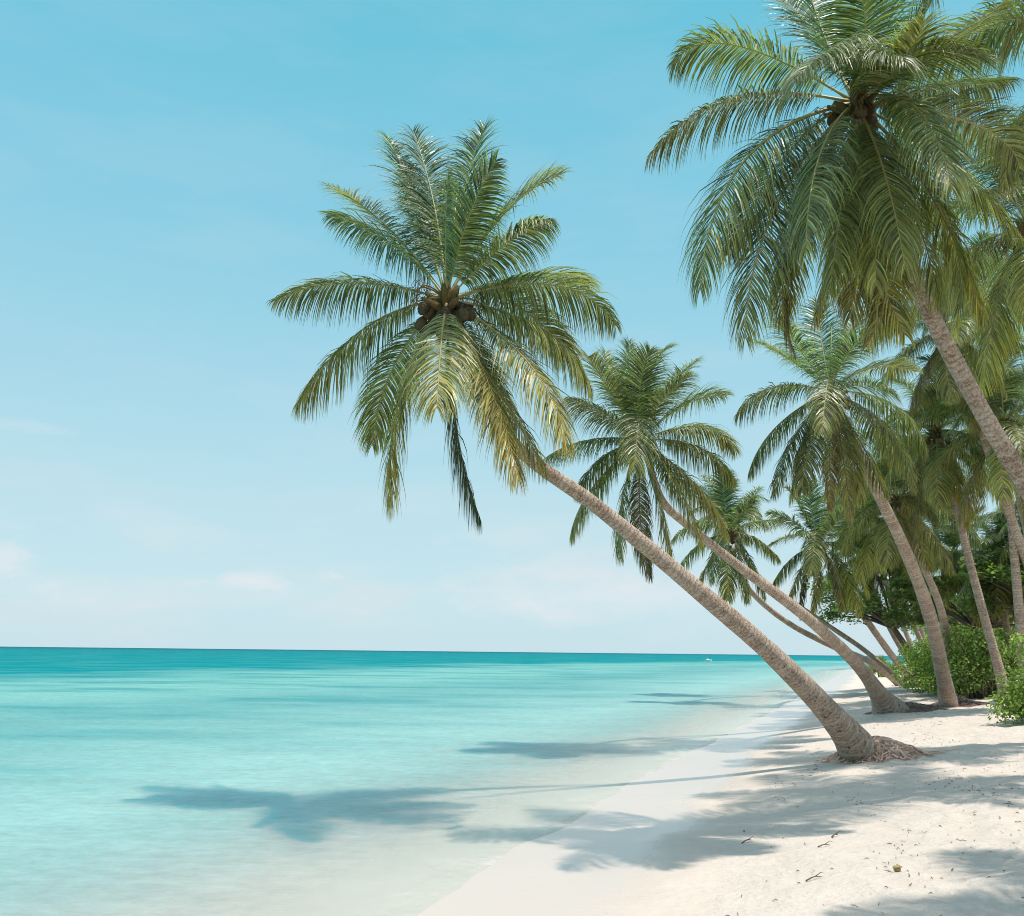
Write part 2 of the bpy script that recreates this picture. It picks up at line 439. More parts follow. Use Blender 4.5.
for cx, cz, wx, wz, amp in ((.09, .065, .16, .032, .75), (-.285, .072, .035, .010, .8), (-.56, .078, .04, .012, .35), (-.62, .21, .10, .008, .35), (-.40, .055, .22, .02, .35)):
    az = mathn(N, L, 'DIVIDE', sep.outputs['X'], mathn(N, L, 'MAXIMUM', sep.outputs['Y'], .05))
    dx = mathn(N, L, 'MULTIPLY', mathn(N, L, 'SUBTRACT', az, cx), 1 / wx); dz = mathn(N, L, 'MULTIPLY', mathn(N, L, 'SUBTRACT', sep.outputs['Z'], cz), 1 / wz)
    rr_ = mathn(N, L, 'ADD', mathn(N, L, 'MULTIPLY', dx, dx), mathn(N, L, 'MULTIPLY', dz, dz))
    rr_ = mathn(N, L, 'ADD', rr_, mathn(N, L, 'MULTIPLY_ADD', cn2.outputs['Fac'], -4.2, 2.1))
    g_ = mathn(N, L, 'MULTIPLY_ADD', rr_, -.55, .75, clamp=True)
    skc = mixc(N, L, mathn(N, L, 'MULTIPLY', g_, amp), skc, sk(229, 235, 240))
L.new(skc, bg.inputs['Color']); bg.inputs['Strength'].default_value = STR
L.new(bg.outputs[0], out.inputs[0])
sl = bpy.data.lights.new("sun", 'SUN'); sl.energy = 4.6; sl.angle = R(.55); sl.color = (1, .935, .85)
so = bpy.data.objects.new("sun", sl); COL.objects.link(so)
so.rotation_euler = SUN_DIR.to_track_quat('Z', 'Y').to_euler()
so.location = (10, 10, 40)
SC.view_settings.view_transform = 'Standard'; SC.view_settings.look = 'None'; SC.view_settings.exposure = 0

# ------------------------------------------------------------------ ground and sea
def sheet(name, us, ys, zf, m):
    U, Yy = np.meshgrid(us, ys)
    X = shore(Yy) + U
    d = dist(X, Yy)
    Z = zf(X, Yy)
    v = np.stack([X, Yy, Z], -1).reshape(-1, 3)
    nu = len(us); ny = len(ys)
    i = np.arange(ny - 1)[:, None] * nu; j = np.arange(nu - 1)[None, :]
    f = np.stack([i + j, i + j + 1, i + nu + j + 1, i + nu + j], -1).reshape(-1, 4)
    mb = MB(); mb.add(v, f, (1, 1, 1))
    o = mb.build(name, m)
    a = o.data.attributes.new('shore_d', 'FLOAT', 'POINT'); a.data.foreach_set('value', d.ravel().astype(np.float32))
    tag(o, kind='structure')
    return o
ys = np.concatenate([np.linspace(-40, 3.6, 16), 4 + np.cumsum(.05 + .0 * np.arange(40)), 6 + np.cumsum(.05 * 1.012 ** np.arange(300))])
ys = np.concatenate([ys, np.geomspace(ys[-1] * 1.02, 30000, 60)])
us_l = np.concatenate([-np.geomspace(30000, 7, 34), np.linspace(-6.5, -2.2, 16)])
us_r = np.concatenate([np.arange(-2, 14, .06), 14 + np.cumsum(.065 * 1.03 ** np.arange(110)), [90, 120, 200, 500, 2000, 30000]])
sheet('beach_sand', np.concatenate([us_l, us_r]), ys, height, M['sand'])
usw = np.concatenate([-np.geomspace(30000, 40, 24), np.linspace(-38, -7, 40), np.arange(-6.8, .5, .2)])
ysw = np.concatenate([np.linspace(-60, 3, 12), np.arange(3.5, 60, .5), np.geomspace(61, 30000, 50)])
sheet('sea_water', usw, ysw, lambda x, y: 0 * x + .012 * np.exp(-np.abs(y) / 60) * fbm(x * .5, y * 1.1, 40, 2), M['water'])

# ------------------------------------------------------------------ palm parts
GREEN = np.array([.080, .165, .050]); DEEP = np.array([.024, .066, .026]); PALE = np.array([.34, .38, .20])
GOLD = np.array([.64, .44, .11]); BROWN = np.array([.17, .095, .055]); DARK = np.array([.035, .035, .035])
def mixv(a, b, t): return a * (1 - t) + b * t

def frond(mb, rb, pts, side0, nl, leafL, age, rng, droop=.4, lift=.25, tw=0.0, wleaf=.036, petiole=.17, flat=False, dead=0.0, roll=0.0):
    """one pinnate leaf: leaflets into mb, midrib into rb; pts = midrib polyline"""
    pts = np.asarray(pts, float)
    seg = np.linalg.norm(np.diff(pts, axis=0), axis=1); cum = np.concatenate([[0], np.cumsum(seg)]); Ltot = cum[-1]
    scl = leafL
    # midrib
    n = len(pts); s = cum / Ltot
    rr = (0.028 * (1 - s) ** 1.2 + .005) * (Ltot / 4)
    rr[0] *= 1.6
    rc = mixv(np.array([.30, .30, .10]), np.array([.35, .22, .08]), min(1, age))
    if dead: rc = np.array([.16, .10, .07])
    tube(rb, pts, rr, 5, rc, 0)
    s_ = petiole + (1 - petiole) * (np.arange(nl) + .5) / nl
    for sgn in (-1, 1):
        sj = np.clip(s_ + rng.uniform(-.3, .3, nl) * (1 - petiole) / nl, 0, .998)
        L_ = sj * Ltot
        base = np.stack([np.interp(L_, cum, pts[:, k]) for k in range(3)], -1)
        e = 0.03 * Ltot
        ta = np.stack([np.interp(np.minimum(L_ + e, Ltot), cum, pts[:, k]) - np.interp(np.maximum(L_ - e, 0), cum, pts[:, k]) for k in range(3)], -1)
        t = norm(ta)
        side = norm(side0[None, :] - t * (t @ side0)[:, None])
        nrm = np.cross(side, t)
        flip = np.sign(nrm[0, 2]) if abs(nrm[0, 2]) > .05 else 1.0
        nrm = nrm * (flip if flip != 0 else 1)
        a = roll + tw * sj
        sd = side * np.cos(a)[:, None] + nrm * np.sin(a)[:, None]
        nn = np.cross(sd, t); nn = nn * np.where((nn * nrm).sum(1) < 0, -1, 1)[:, None]
        q = (sj - petiole) / (1 - petiole)
        A = np.radians(74 - 46 * q ** 1.3) + rng.normal(0, .05, nl)
        ln = scl * (np.minimum(1, .35 + 2.4 * q) * (1 - .72 * np.clip((q - .55) / .45, 0, 1) ** 1.7)) * rng.uniform(.86, 1.08, nl)
        lf = lift + rng.normal(0, .12, nl)
        d = norm(np.cos(A)[:, None] * t + np.sin(A)[:, None] * sgn * sd + lf[:, None] * nn)
        g = droop * rng.uniform(.75, 1.3, nl)
        wdir = norm(t - d * (t * d).sum(1)[:, None])
        ww = np.cross(d, wdir)
        ra = rng.normal(0, .32, nl)
        wdir = wdir * np.cos(ra)[:, None] + ww * np.sin(ra)[:, None]
        K = 4
        wp = [.55, 1.0, .8, .42, .04]
        p = base.copy(); rows = []
        for k in range(K + 1):
            w = wleaf * wp[k] * .5 * np.minimum(1.15, .5 + ln / scl)
            rows.append(p - wdir * w[:, None]); rows.append(p + wdir * w[:, None])
            if k < K:
                gk = g * (k + .6) / K * 1.2
                d = norm(d + np.array([0, 0, -1.0])[None] * gk[:, None] + rng.normal(0, .03, (nl, 3)))
                p = p + d * (ln / K)[:, None]
        V = np.stack(rows, 1)            # nl x 10 x 3
        b0 = np.arange(nl)[:, None, None] * (2 * (K + 1))
        fk = np.array([[2 * k, 2 * k + 1, 2 * k + 3, 2 * k + 2] for k in range(K)])[None]
        F = (b0 + fk).reshape(-1, 4)
        # colour
        x = rng.uniform(0, 1, nl)[:, None]
        c = mixv(DEEP[None], GREEN[None], x)
        c = mixv(c, PALE[None], np.clip(rng.normal(.24, .30, nl), 0, 1)[:, None])
        ag = np.clip(age * (0.25 + .95 * q) + rng.normal(0, .16, nl) * min(1, age * 2 + .2), 0, 1)[:, None]
        c = mixv(c, GOLD[None], ag * .72)
        if age > .92: c = mixv(c, BROWN[None], np.clip(rng.normal((age - .92) * 3, .2, nl), 0, 1)[:, None])
        c = c * rng.choice([.35, .7, .95, 1.25, 1.5], nl)[:, None]
        if dead > 0: c = mixv(c, (BROWN if dead < .75 else DARK)[None], min(1, dead) * rng.uniform(.75, 1, nl)[:, None])
        C = np.repeat(c[:, None, :], 2 * (K + 1), 1)
        tipk = np.clip(np.repeat(np.arange(K + 1), 2)[None, :, None] / K - .6, 0, 1) * (.7 if age > .3 else .25)
        C = mixv(C, GOLD[None, None], tipk * rng.uniform(.2, 1, nl)[:, None, None])
        mb.add(V.reshape(-1, 3), F, C.reshape(-1, 3), 0)

def trunk_obj(name, pts, r_base, r_top, parent, origin, flare=1.6, flare_len=1.4, nseg=24, n=160, seed=0, rough=1.0):
    pts = spline(pts, n)
    seg = np.linalg.norm(np.diff(pts, axis=0), axis=1); cum = np.concatenate([[0], np.cumsum(seg)]); Lt = cum[-1]
    s = cum / Lt
    r = r_base + (r_top - r_base) * s ** .8
    r = r * (1 + (flare - 1) * np.exp(-(cum / flare_len) ** 1.5))
    r = r * (1 + .18 * np.exp(-((Lt - cum) / .5) ** 2))
    r = r * (1 + .05 * fbm(cum * 1.1, cum * 0, 70 + seed, 3))
    ang = np.linspace(0, 2 * PI, nseg, endpoint=False)
    An, Cu = np.meshgrid(ang, cum)
    low = np.exp(-(Cu / 2.2) ** 1.2)
    nz = .10 * fbm(np.cos(An) * 1.3 + 5, np.sin(An) * 1.3 + Cu * .9, seed + 4, 3) * (.35 + low * 1.4) * rough
    nz += .07 * fbm(np.cos(An) * 3 + 9, np.sin(An) * 3 + Cu * 3.5, seed + 8, 3) * (.15 + low) * rough
    nz += .005 * (1 - .8 * low) * (np.abs((Cu * 5.2 + .4 * fbm(np.cos(An), Cu * .7, seed, 2)) % 1 - .5) * 2 - .5)
    mb = MB()
    tube(mb, pts - np.array(origin), r, nseg, (1, 1, 1), 0, noise=nz)
    o = mb.build(name, M['bark'], parent)
    a = o.data.attributes.new('trunk_uv', 'FLOAT_VECTOR', 'POINT')
    uv = np.stack([An, Cu, Cu / Lt], -1).reshape(-1, 3)
    a.data.foreach_set('vector', uv.ravel().astype(np.float32))
    return o

def ellipsoid(mb, c, r, axis=(0, 0, 1), col=(.1, .1, .05), nu=10, nv=7, lump=.06, rng=None):
    th = np.linspace(0, PI, nv); ph = np.linspace(0, 2 * PI, nu, endpoint=False)
    T, Ph = np.meshgrid(th, ph, indexing='ij')
    v = np.stack([np.sin(T) * np.cos(Ph) * r[0], np.sin(T) * np.sin(Ph) * r[1], np.cos(T) * r[2]], -1).reshape(-1, 3)
    if rng is not None: v *= 1 + rng.normal(0, lump, (len(v), 1))
    q = np.array(Vector((0, 0, 1)).rotation_difference(Vector(axis)).to_matrix())
    v = v @ q.T + np.array(c)
    i = np.arange(nv - 1)[:, None] * nu; j = np.arange(nu)[None]; j2 = (j + 1) % nu
    f = np.stack([i + j, i + nu + j, i + nu + j2, i + j2], -1).reshape(-1, 4)
    mb.add(v, f, col)

def crown_core(root, C, sc, rng, nuts=12, nutcol=(.10, .07, .03), dark=True):
    """heart of the crown, sheaths, flower stalks and coconuts; C local"""
    C = np.array(C, float)
    mb = MB()
    for k in range(16):
        a = k * 2.4; e = rng.uniform(.1, 1.3)
        d = np.array([math.cos(a) * math.cos(e), math.sin(a) * math.cos(e), math.sin(e)])
        p0 = C - np.array([0, 0, .25 * sc]) + d * .05
        tube(mb, [p0, p0 + d * .35 * sc, p0 + d * .5 * sc], [.09 * sc, .065 * sc, .025 * sc], 6, (.09 + .05 * rng.random(), .095, .04))
    mb.build('leaf_sheath', M['fibre'], root)
    mb = MB()
    for k in range(9):
        a = rng.uniform(0, 2 * PI); e = rng.uniform(-.5, .6)
        d = np.array([math.cos(a) * math.cos(e), math.sin(a) * math.cos(e), math.sin(e)])
        p = [C, C + d * .35 * sc, C + d * .62 * sc + np.array([0, 0, -.12 * sc]), C + d * .78 * sc + np.array([0, 0, -.36 * sc])]
        tube(mb, spline(p, 8), np.linspace(.022, .008, 8) * sc, 5, (.19, .13, .055))
        for j in range(9):
            q = C + d * sc * rng.uniform(.45, .75) + rng.normal(0, .02, 3)
            tube(mb, [q, q + np.array([rng.normal(0, .09), rng.normal(0, .09), -.12]) * sc, q + np.array([rng.normal(0, .14), rng.normal(0, .14), -.3]) * sc], [.006, .006, .003], 3, (.15, .10, .05))
    mb.build('flower_stalk', M['fibre'], root)
    for k in range(nuts):
        mb = MB()
        a = rng.uniform(0, 2 * PI); rr = rng.uniform(.22, .5) * sc
        c = C + np.array([math.cos(a) * rr, math.sin(a) * rr, -.2 * sc - rng.uniform(0, .38) * sc])
        ax = norm(np.array([math.cos(a) * .5, math.sin(a) * .5, -1.0]))
        cc = np.array(nutcol) * rng.uniform(.6, 1.4)
        ellipsoid(mb, c, (.11 * sc, .11 * sc, .15 * sc), tuple(ax), cc, 10, 7, .03, rng)
        mb.build('coconut', M['husk'], root)

palm_count = [0]
def hero_palm(label, trunk_px, dB, dC, rb, rt, crown_px, fronds, flare=1.6, flare_len=1.4, leafL=1.12, nl=170, Lf=3.9,
              seed=1, nuts=12, extra=0, wleaf=.025, nutcol=(.07, .05, .02), base_pt=None, droop0=.34, fadd=()):
    """palm whose leaves follow those of the photographed one; distances dB (foot) to dC (crown)"""
    rng = np.random.default_rng(seed)
    B = base_pt if base_pt is not None else G(*trunk_px[0])
    dB = B.y
    root = empty('palm_tree', B)
    C = P(crown_px[0], crown_px[1], dC)
    pts = [B + Vector((0, 0, -.25))] if True else []
    m = len(trunk_px)
    for i in range(1, m):
        t = i / (m - 1)
        pts.append(P(trunk_px[i][0], trunk_px[i][1], dB + (dC - dB) * t))
    pts[0] = pts[0] + (pts[0] - pts[1]).normalized() * .1
    trunk_obj('trunk', pts, rb, rt, root, B, flare, flare_len, seed=seed)
    o = np.array(B)
    Cn = np.array(C)
    for (mx, my, tx, ty, kind, age, *rest) in fronds:
        dead = rest[0] if rest else 0
        lsc = rest[1] if len(rest) > 1 else 1.0; rl = rest[2] if len(rest) > 2 else 0.0
        Mp = np.array(P(mx, my, dC)); Tp = np.array(P(tx, ty, dC))
        l2 = np.linalg.norm(Mp - Cn) + np.linalg.norm(Tp - Mp)
        off = math.sqrt(max(0.0, (Lf * Lf - l2 * l2))) * .8
        sg = {'f': -1, 'b': 1, 's': rng.choice([-.3, .3])}[kind]
        off = min(off, Lf * .75) * sg
        # perspective-true offset: move along view rays
        kM = 1 + off * .55 / dC; kT = 1 + off / dC
        E = np.array([0, 0, EYE])
        Mp = E + (Mp - E) * kM; Tp = E + (Tp - E) * kT
        ctrl = 2 * Mp - (Cn + Tp) / 2
        u = np.linspace(0, 1, 18)[:, None]
        pl = (1 - u) ** 2 * Cn + 2 * u * (1 - u) * ctrl + u * u * Tp
        hd = (Tp - Cn) * np.array([1, 1, 0])
        if np.linalg.norm(hd) < .5: hd = np.array([0, sg or 1, 0.0])
        side0 = norm(np.cross(hd, [0, 0, 1.0]))
        # rotate leaf plane a bit toward the viewer so both rows show
        dn = np.clip((Cn[2] - Tp[2]) / Lf, -1, 1)
        mb = MB(); rbm = MB()
        leaf = lsc * leafL * rng.uniform(.92, 1.08) * (1 if not dead else .7)
        frond(mb, rbm, pl - o, side0, nl, leaf, age, rng, droop=droop0 + (.42 if kind == 's' else .12) * (Tp[2] < Cn[2] + 1.6) + .30 * max(0, dn) + (.5 if dead else 0) + rng.uniform(-.06, .1),
              lift=(.0 if kind == 's' else .26) - .35 * max(0, dn), tw=rng.uniform(-.35, .35), wleaf=wleaf, dead=dead, roll=rng.uniform(-.2, .2) + rl)
        fo = mb.build('frond', M['palm_leaf'], root, smooth=False)
        if age >= .6 and not dead: fo['label'] = 'ageing frond with yellow-brown leaflets'
        if dead: fo['label'] = 'dry dead frond hanging down'
        rbm.build('midrib', M['rachis'], fo)
    # spear leaf
    mb = MB(); sp = C - B
    tube(mb, [sp, sp + Vector((.05, 0, .9)), sp + Vector((.12, -.05, 1.9))], [.05, .035, .006], 6, (.16, .24, .07))
    mb.build('spear_leaf', M['rachis'], root)
    crown_core(root, C - B, Lf / 3.9, rng, nuts, nutcol)
    tag(root, label, 'palm tree', 'coconut palms leaning over the beach')
    palm_count[0] += 1
    return root

# tree A: the long leaning one in the middle of the picture
A_F = [(352, 283, 276, 300, 's', .35), (365, 328, 297, 403, 's', .45, 0, 1.1, .4), (386, 226, 329, 186, 'b', .3), (395, 246, 329, 215, 's', .1, 0, .9),
       (411, 190, 386, 137, 'b', .1), (434, 205, 413, 131, 'b', 0), (462, 200, 485, 126, 'b', 0), (466, 225, 496, 160, 'f', .1, 0, .75, .5),
       (446, 235, 448, 174, 'f', .05, 0, .5, 1.2), (503, 215, 562, 174, 'b', .3), (510, 240, 553, 221, 's', .15, 0, .85), (535, 277, 590, 286, 'b', .5),
       (553, 285, 615, 325, 's', .25), (544, 330, 592, 390, 's', .6), (530, 365, 567, 449, 'f', .8, 0, 1.1, -.5), (489, 385, 519, 480, 'f', 1.0),
       (441, 345, 437, 408, 'f', .55), (402, 390, 388, 504, 'f', .85, 0, 1.1, .3), (455, 420, 480, 518, 'f', .2, .9, 1.5), (395, 364, 372, 445, 'b', .35),
       (420, 215, 400, 165, 'b', 0, 0, .6, .9), (480, 360, 505, 440, 'b', .8), (508, 300, 575, 362, 'b', .5), (500, 392, 545, 470, 'b', .9)]
tA = hero_palm('long palm leaning far over the water, foot in a mound of red-brown roots', [(866, 757), (846, 732), (780, 662), (700, 592), (600, 509), (520, 450), (480, 385), (450, 305)],
               0, 14.0, .275, .085, (447, 300), A_F, flare=2.0, flare_len=1.5, Lf=3.4, seed=3, leafL=.94, wleaf=.020, nuts=20, nutcol=(.06, .045, .02))

# tree B: the big crown at the top right
B_F = [(734, 45, 672, 66, 's', .25), (734, 99, 648, 157, 's', .4), (745, 160, 700, 289, 'f', .3, 0, 1.2, .8), (775, 208, 745, 338, 'f', .35, 0, 1.2, .8), (790, 150, 728, 255, 'b', .3, 0, 1.1, .6), (800, 200, 782, 320, 'f', .5, 0, 1.15, .4),
       (820, 155, 806, 252, 'f', .25), (862, 195, 850, 318, 'f', .4), (792, 250, 794, 355, 'f', .7, .6), (890, 235, 868, 345, 'f', .5),
       (925, 185, 985, 318, 'f', .75), (945, 160, 1020, 235, 'f', .35), (912, 105, 952, 190, 'f', .3), (977, 125, 1020, 170, 'b', .3),
       (940, 52, 1005, 6, 'b', .3), (885, 30, 872, -60, 'b', 0), (822, 42, 772, -12, 'b', .1), (820, 25, 795, -60, 'b', .1),
       (842, 52, 795, 80, 'f', .1), (915, 30, 960, -60, 'b', .1), (895, 70, 925, 20, 'f', .35), (860, 210, 905, 335, 'b', .6),
       (810, 190, 770, 300, 'b', .5), (865, 20, 845, -50, 'f', .1), (930, 90, 1010, 80, 's', .2), (835, 230, 815, 320, 'b', .6), (945, 215, 955, 330, 'b', .7), (882, 165, 905, 268, 'f', .4), (870, 170, 876, 285, 'f', .5), (905, 190, 940, 300, 'f', .6), (845, 175, 830, 290, 'f', .4), (905, 60, 985, 55, 'f', .2), (870, 60, 905, 60, 'f', .15)]
baseB = Vector((P(1245, 800, 14.6).x, 14.6, 0)); baseB.z = hz(baseB.x, baseB.y)
tB = hero_palm('biggest crown at the top, its thick bare trunk leaving the picture at the right edge', [(1245, 800), (1120, 625), (1024, 482), (955, 362), (912, 272), (880, 170), (860, 115)],
               0, 11.5, .195, .100, (855, 103), B_F, flare=1.5, Lf=3.1, seed=5, leafL=.86, base_pt=baseB, wleaf=.018, nuts=16, nl=170)

# tree C: the one behind with the second crown
C_F = [(600, 375, 588, 357, 'f', .5), (632, 385, 629, 341, 'b', 0), (648, 375, 672, 347, 'b', .1), (666, 392, 698, 360, 'b', .1),
       (685, 405, 726, 396, 'b', .2), (700, 427, 736, 450, 's', .5), (700, 448, 735, 482, 's', .45), (602, 412, 568, 398, 's', .45),
       (588, 440, 545, 458, 's', .3), (592, 488, 570, 537, 's', .45), (602, 458, 576, 492, 's', .35), (622, 500, 620, 558, 'f', .4),
       (640, 515, 650, 578, 'b', .2, .7), (675, 482, 702, 545, 'f', .8), (695, 485, 727, 535, 'f', .75), (660, 500, 672, 560, 'f', .75),
       (640, 415, 634, 470, 'f', .3), (615, 385, 605, 352, 'b', .1), (655, 410, 690, 375, 'f', .1), (670, 470, 715, 515, 'b', .6), (640, 390, 650, 350, 'f', .1)]
tC = hero_palm('second leaning palm with thick grey wedge-shaped foot, behind the longest one', [(893, 712), (872, 684), (848, 655), (800, 612), (740, 567), (690, 527), (662, 500), (645, 450)],
               0, 23.2, .28, .088, (641, 440), C_F, flare=2.7, flare_len=1.4, Lf=3.15, seed=8, leafL=.97, nl=140, wleaf=.024)

# tree D: the upright one on the right
D_F = [(772, 388, 736, 416, 's', .3), (776, 427, 748, 475, 's', .25), (793, 440, 773, 495, 'f', .3), (810, 446, 802, 492, 'f', .5),
       (793, 362, 757, 342, 'b', .3), (822, 345, 817, 300, 'b', 0), (840, 350, 862, 312, 'b', .1), (872, 368, 915, 372, 'b', .3),
       (894, 405, 927, 452, 's', .3), (888, 430, 914, 488, 'f', .5), (862, 445, 888, 495, 'f', .6), (845, 470, 850, 522, 'f', .8, .55),
       (828, 380, 822, 432, 'f', .35), (862, 385, 893, 392, 'f', .1), (800, 350, 778, 318, 'f', .3), (850, 350, 880, 330, 'f', .1),
       (830, 440, 830, 510, 'b', .7, .4), (808, 430, 790, 500, 'b', .5), (870, 420, 905, 470, 'b', .5), (845, 430, 862, 500, 'b', .8)]
tD = hero_palm('palm with slender ringed grey trunk standing between the wedge foot and the bushes', [(950, 706), (942, 670), (928, 610), (903, 545), (872, 482), (848, 430), (832, 400)],
               0, 24.5, .29, .13, (831, 391), D_F, flare=1.45, flare_len=1.6, Lf=3.2, seed=13, leafL=1.0, nl=140, wleaf=.024)

# tree E: leaf-gold crown past the second trunk, thin leaning stem
E_F = [(790, 520, 768, 512, 's', .2), (797, 502, 785, 488, 'b', .1), (812, 515, 808, 480, 'b', 0), (830, 512, 842, 492, 'b', .1),
       (845, 528, 872, 520, 's', .3), (792, 558, 772, 585, 's', .3), (800, 572, 788, 605, 'f', .6), (818, 575, 812, 612, 'f', .9),
       (835, 572, 842, 608, 'f', .95), (848, 555, 868, 595, 'f', .85), (850, 545, 885, 570, 's', .6), (815, 535, 812, 575, 'f', .5),
       (830, 530, 850, 510, 'f', .2), (800, 535, 770, 545, 'f', .2), (806, 570, 800, 618, 'b', .3, .8), (842, 565, 860, 615, 'b', .9)]
tE = hero_palm('distant palm with golden lower fronds and thin trunk rooted left of the bushes', [(921, 684), (897, 662), (870, 625), (845, 590), (828, 562), (820, 550)],
               0, 45.0, .27, .14, (819, 545), E_F, flare=1.5, Lf=3.3, seed=17, leafL=1.1, nl=105, wleaf=.040, nuts=8)
F_F = [(700, 522, 672, 540, 's', .3), (708, 508, 690, 485, 'b', .1), (725, 505, 722, 470, 'b', 0), (745, 508, 760, 488, 'b', .1),
       (752, 522, 782, 520, 's', .2), (755, 538, 780, 560, 's', .5), (748, 555, 765, 598, 'f', .6), (728, 560, 728, 600, 'f', .7),
       (712, 555, 697, 590, 'f', .5), (698, 545, 675, 575, 's', .4), (735, 520, 755, 500, 'f', .1), (740, 560, 748, 602, 'b', .6), (718, 545, 712, 582, 'f', .3)]
tF = hero_palm('distant palm with low sagging stem passing behind the second leaning trunk', [(905, 685), (870, 662), (832, 646), (790, 624), (755, 596), (738, 570), (732, 548)],
               0, 47.0, .24, .13, (730, 533), F_F, flare=1.4, Lf=3.3, seed=19, leafL=1.1, nl=105, wleaf=.040, nuts=8)

# ------------------------------------------------------------------ library fronds for the palms of the grove
LIB = {}
def lib_fronds(key, nl, wleaf):
    out = []
    specs = [(82, 38, 0, .0), (68, 62, 0, .05), (52, 78, .08, .1), (36, 85, .2, .15), (20, 80, .3, .2), (2, 72, .45, .25), (-18, 58, .7, .3), (-42, 40, .9, .35), (-60, 25, 1.0, .4)]
    for i, (e0, bend, age, dr) in enumerate(specs):
        for v in range(2):
            rng = np.random.default_rng(100 + i * 7 + v)
            s = np.linspace(0, 1, 16)
            an = np.radians(e0 - (bend + rng.uniform(-6, 6)) * s ** 1.3)
            Lf = 3.6 * (.85 if i == 0 else 1)
            dx = np.cos(an); dz = np.sin(an); yy = .25 * rng.uniform(-1, 1) * s ** 2
            x = np.concatenate([[0], np.cumsum((dx[1:] + dx[:-1]) / 2)]) * Lf / 15
            z = np.concatenate([[0], np.cumsum((dz[1:] + dz[:-1]) / 2)]) * Lf / 15
            pl = np.stack([x, yy, z], -1)
            mb = MB(); rb = MB()
            frond(mb, rb, pl, np.array([0, 1.0, 0]), nl, 1.12, age * .75, rng, droop=.46 + dr, lift=.28 - dr, tw=rng.uniform(-.4, .4), wleaf=wleaf, roll=rng.uniform(-.3, .3),
                  dead=.6 if (i == 8 and v == 1) else 0)
            mb.n0 = 0
            # midrib kept in the same mesh for the small ones
            off = mb.n
            for vv in rb.v: mb.v.append(vv)
            for cc in rb.c: mb.c.append(cc)
            for f, m_ in rb.f: mb.f.append((f + off, 1))
            o = mb.build('frond', [M['palm_leaf'], M['rachis']], None, smooth=False)
            out.append((i, o.data)); bpy.data.objects.remove(o)
    LIB[key] = out
lib_fronds('near', 140, .023)
lib_fronds('far', 90, .038)

def grove_palm(label, crown, base, rb=.2, rt=.12, seed=0, sc=1.0, nf=24, key='near', bulge=None, group='palms of the grove behind the beach', nuts=7, path=None):
    rng = np.random.default_rng(seed)
    root = empty('palm_tree', base)
    mid = (base + crown) / 2 + (bulge or Vector((0, 0, -.4)))
    trunk_obj('trunk', [base + Vector((0, 0, -.3))] + path if path else [base + Vector((0, 0, -.4)), base * .75 + mid * .25 + Vector((0, 0, .1)), mid, (mid + crown) / 2 + Vector((0, 0, -.05)), crown + Vector((0, 0, -.15))], rb, rt, root, base, 1.5, .9, nseg=14, n=70, seed=seed)
    lib = LIB[key]
    for i in range(nf):
        t = i / (nf - 1)
        cls = min(8, int(t * 8.99))
        cands = [m for c, m in lib if c == cls]
        o = bpy.data.objects.new('frond', cands[rng.integers(len(cands))]); COL.objects.link(o); o.parent = root
        o.location = crown - base
        o.rotation_euler = (rng.uniform(-.12, .12), rng.uniform(-.12, .12), i * 2.39996 + rng.uniform(-.25, .25))
        k = sc * rng.uniform(.86, 1.1); o.scale = (k, k, k)
    crown_core(root, crown - base, sc * .9, rng, nuts)
    tag(root, label, 'palm tree', group)
    return root

def gp(label, cx, cy, dC, bx, by, dB=None, **kw):
    c = P(cx, cy, dC)
    if dB is None: b = G(bx, by)
    else:
        b = P(bx, by, dB); b.z = hz(b.x, b.y) - .05
    return grove_palm(label, c, b, **kw)

gp('palm with dense drooping crown directly right of the upright ringed palm, trunk in shadow', 897, 500, 37, 957, 693, seed=31, rb=.24, bulge=Vector((.5, 0, -.2)))
gp('palm with straight leaning bare trunk rising behind the bright green bush', 938, 432, 34, 1003, 655, 36, seed=32, rb=.2)
gp('tall palm with heavy crown at the right edge, below the thick diagonal trunk', 1003, 425, 31, 1022, 660, 33, seed=33, rb=.19)
gp('slim palm whose trunk meets the right edge above the nearest bush', 1052, 440, 36, 1040, 660, 37, seed=34, rb=.17)
gp('high palm crown filling the right edge below the biggest crown', 1028, 225, 18.5, 1150, 705, 21, seed=35, rb=.22, sc=1.0)
gp('yellow-green palm crown hanging in from the top right corner', 1125, 15, 13.0, 1360, 800, 14.5, seed=36, rb=.22, sc=1.0, nf=19)
gp('palm crown showing between the upright ringed palm and the thick diagonal trunk', 948, 330, 30, 1075, 660, 33, seed=37, rb=.2)
gp('small far palm just above the round-leaved tree', 872, 520, 55, 940, 670, 58, seed=38, key='far', rb=.18)
gp('far palm low over the round-leaved tree, golden fronds', 905, 560, 60, 935, 665, 62, seed=39, key='far', rb=.18)
gp('far palm with low crown above the bright green bush', 955, 555, 50, 985, 665, 52, seed=40, key='far', rb=.18)
gp('far palm low behind the slim trunks at the right edge', 1000, 560, 46, 1010, 665, 47, seed=41, key='far', rb=.18)
gp('far tall palm half hidden behind the dense drooping crown', 925, 470, 52, 965, 665, 54, seed=42, key='far', rb=.2)
gp('far tall palm behind the heavy crown at the right edge', 985, 385, 48, 1030, 665, 50, seed=43, key='far', rb=.2)
gp('far palm at the right edge behind the slim trunk', 1040, 520, 44, 1050, 665, 45, seed=44, key='far', rb=.2)
gp('far palm seen through the gap left of the upright ringed trunk', 858, 500, 62, 925, 670, 64, seed=45, key='far', rb=.18, sc=.9)
gp('far high palm behind the crown between the trunks', 975, 290, 40, 1060, 665, 42, seed=46, key='far', rb=.2)
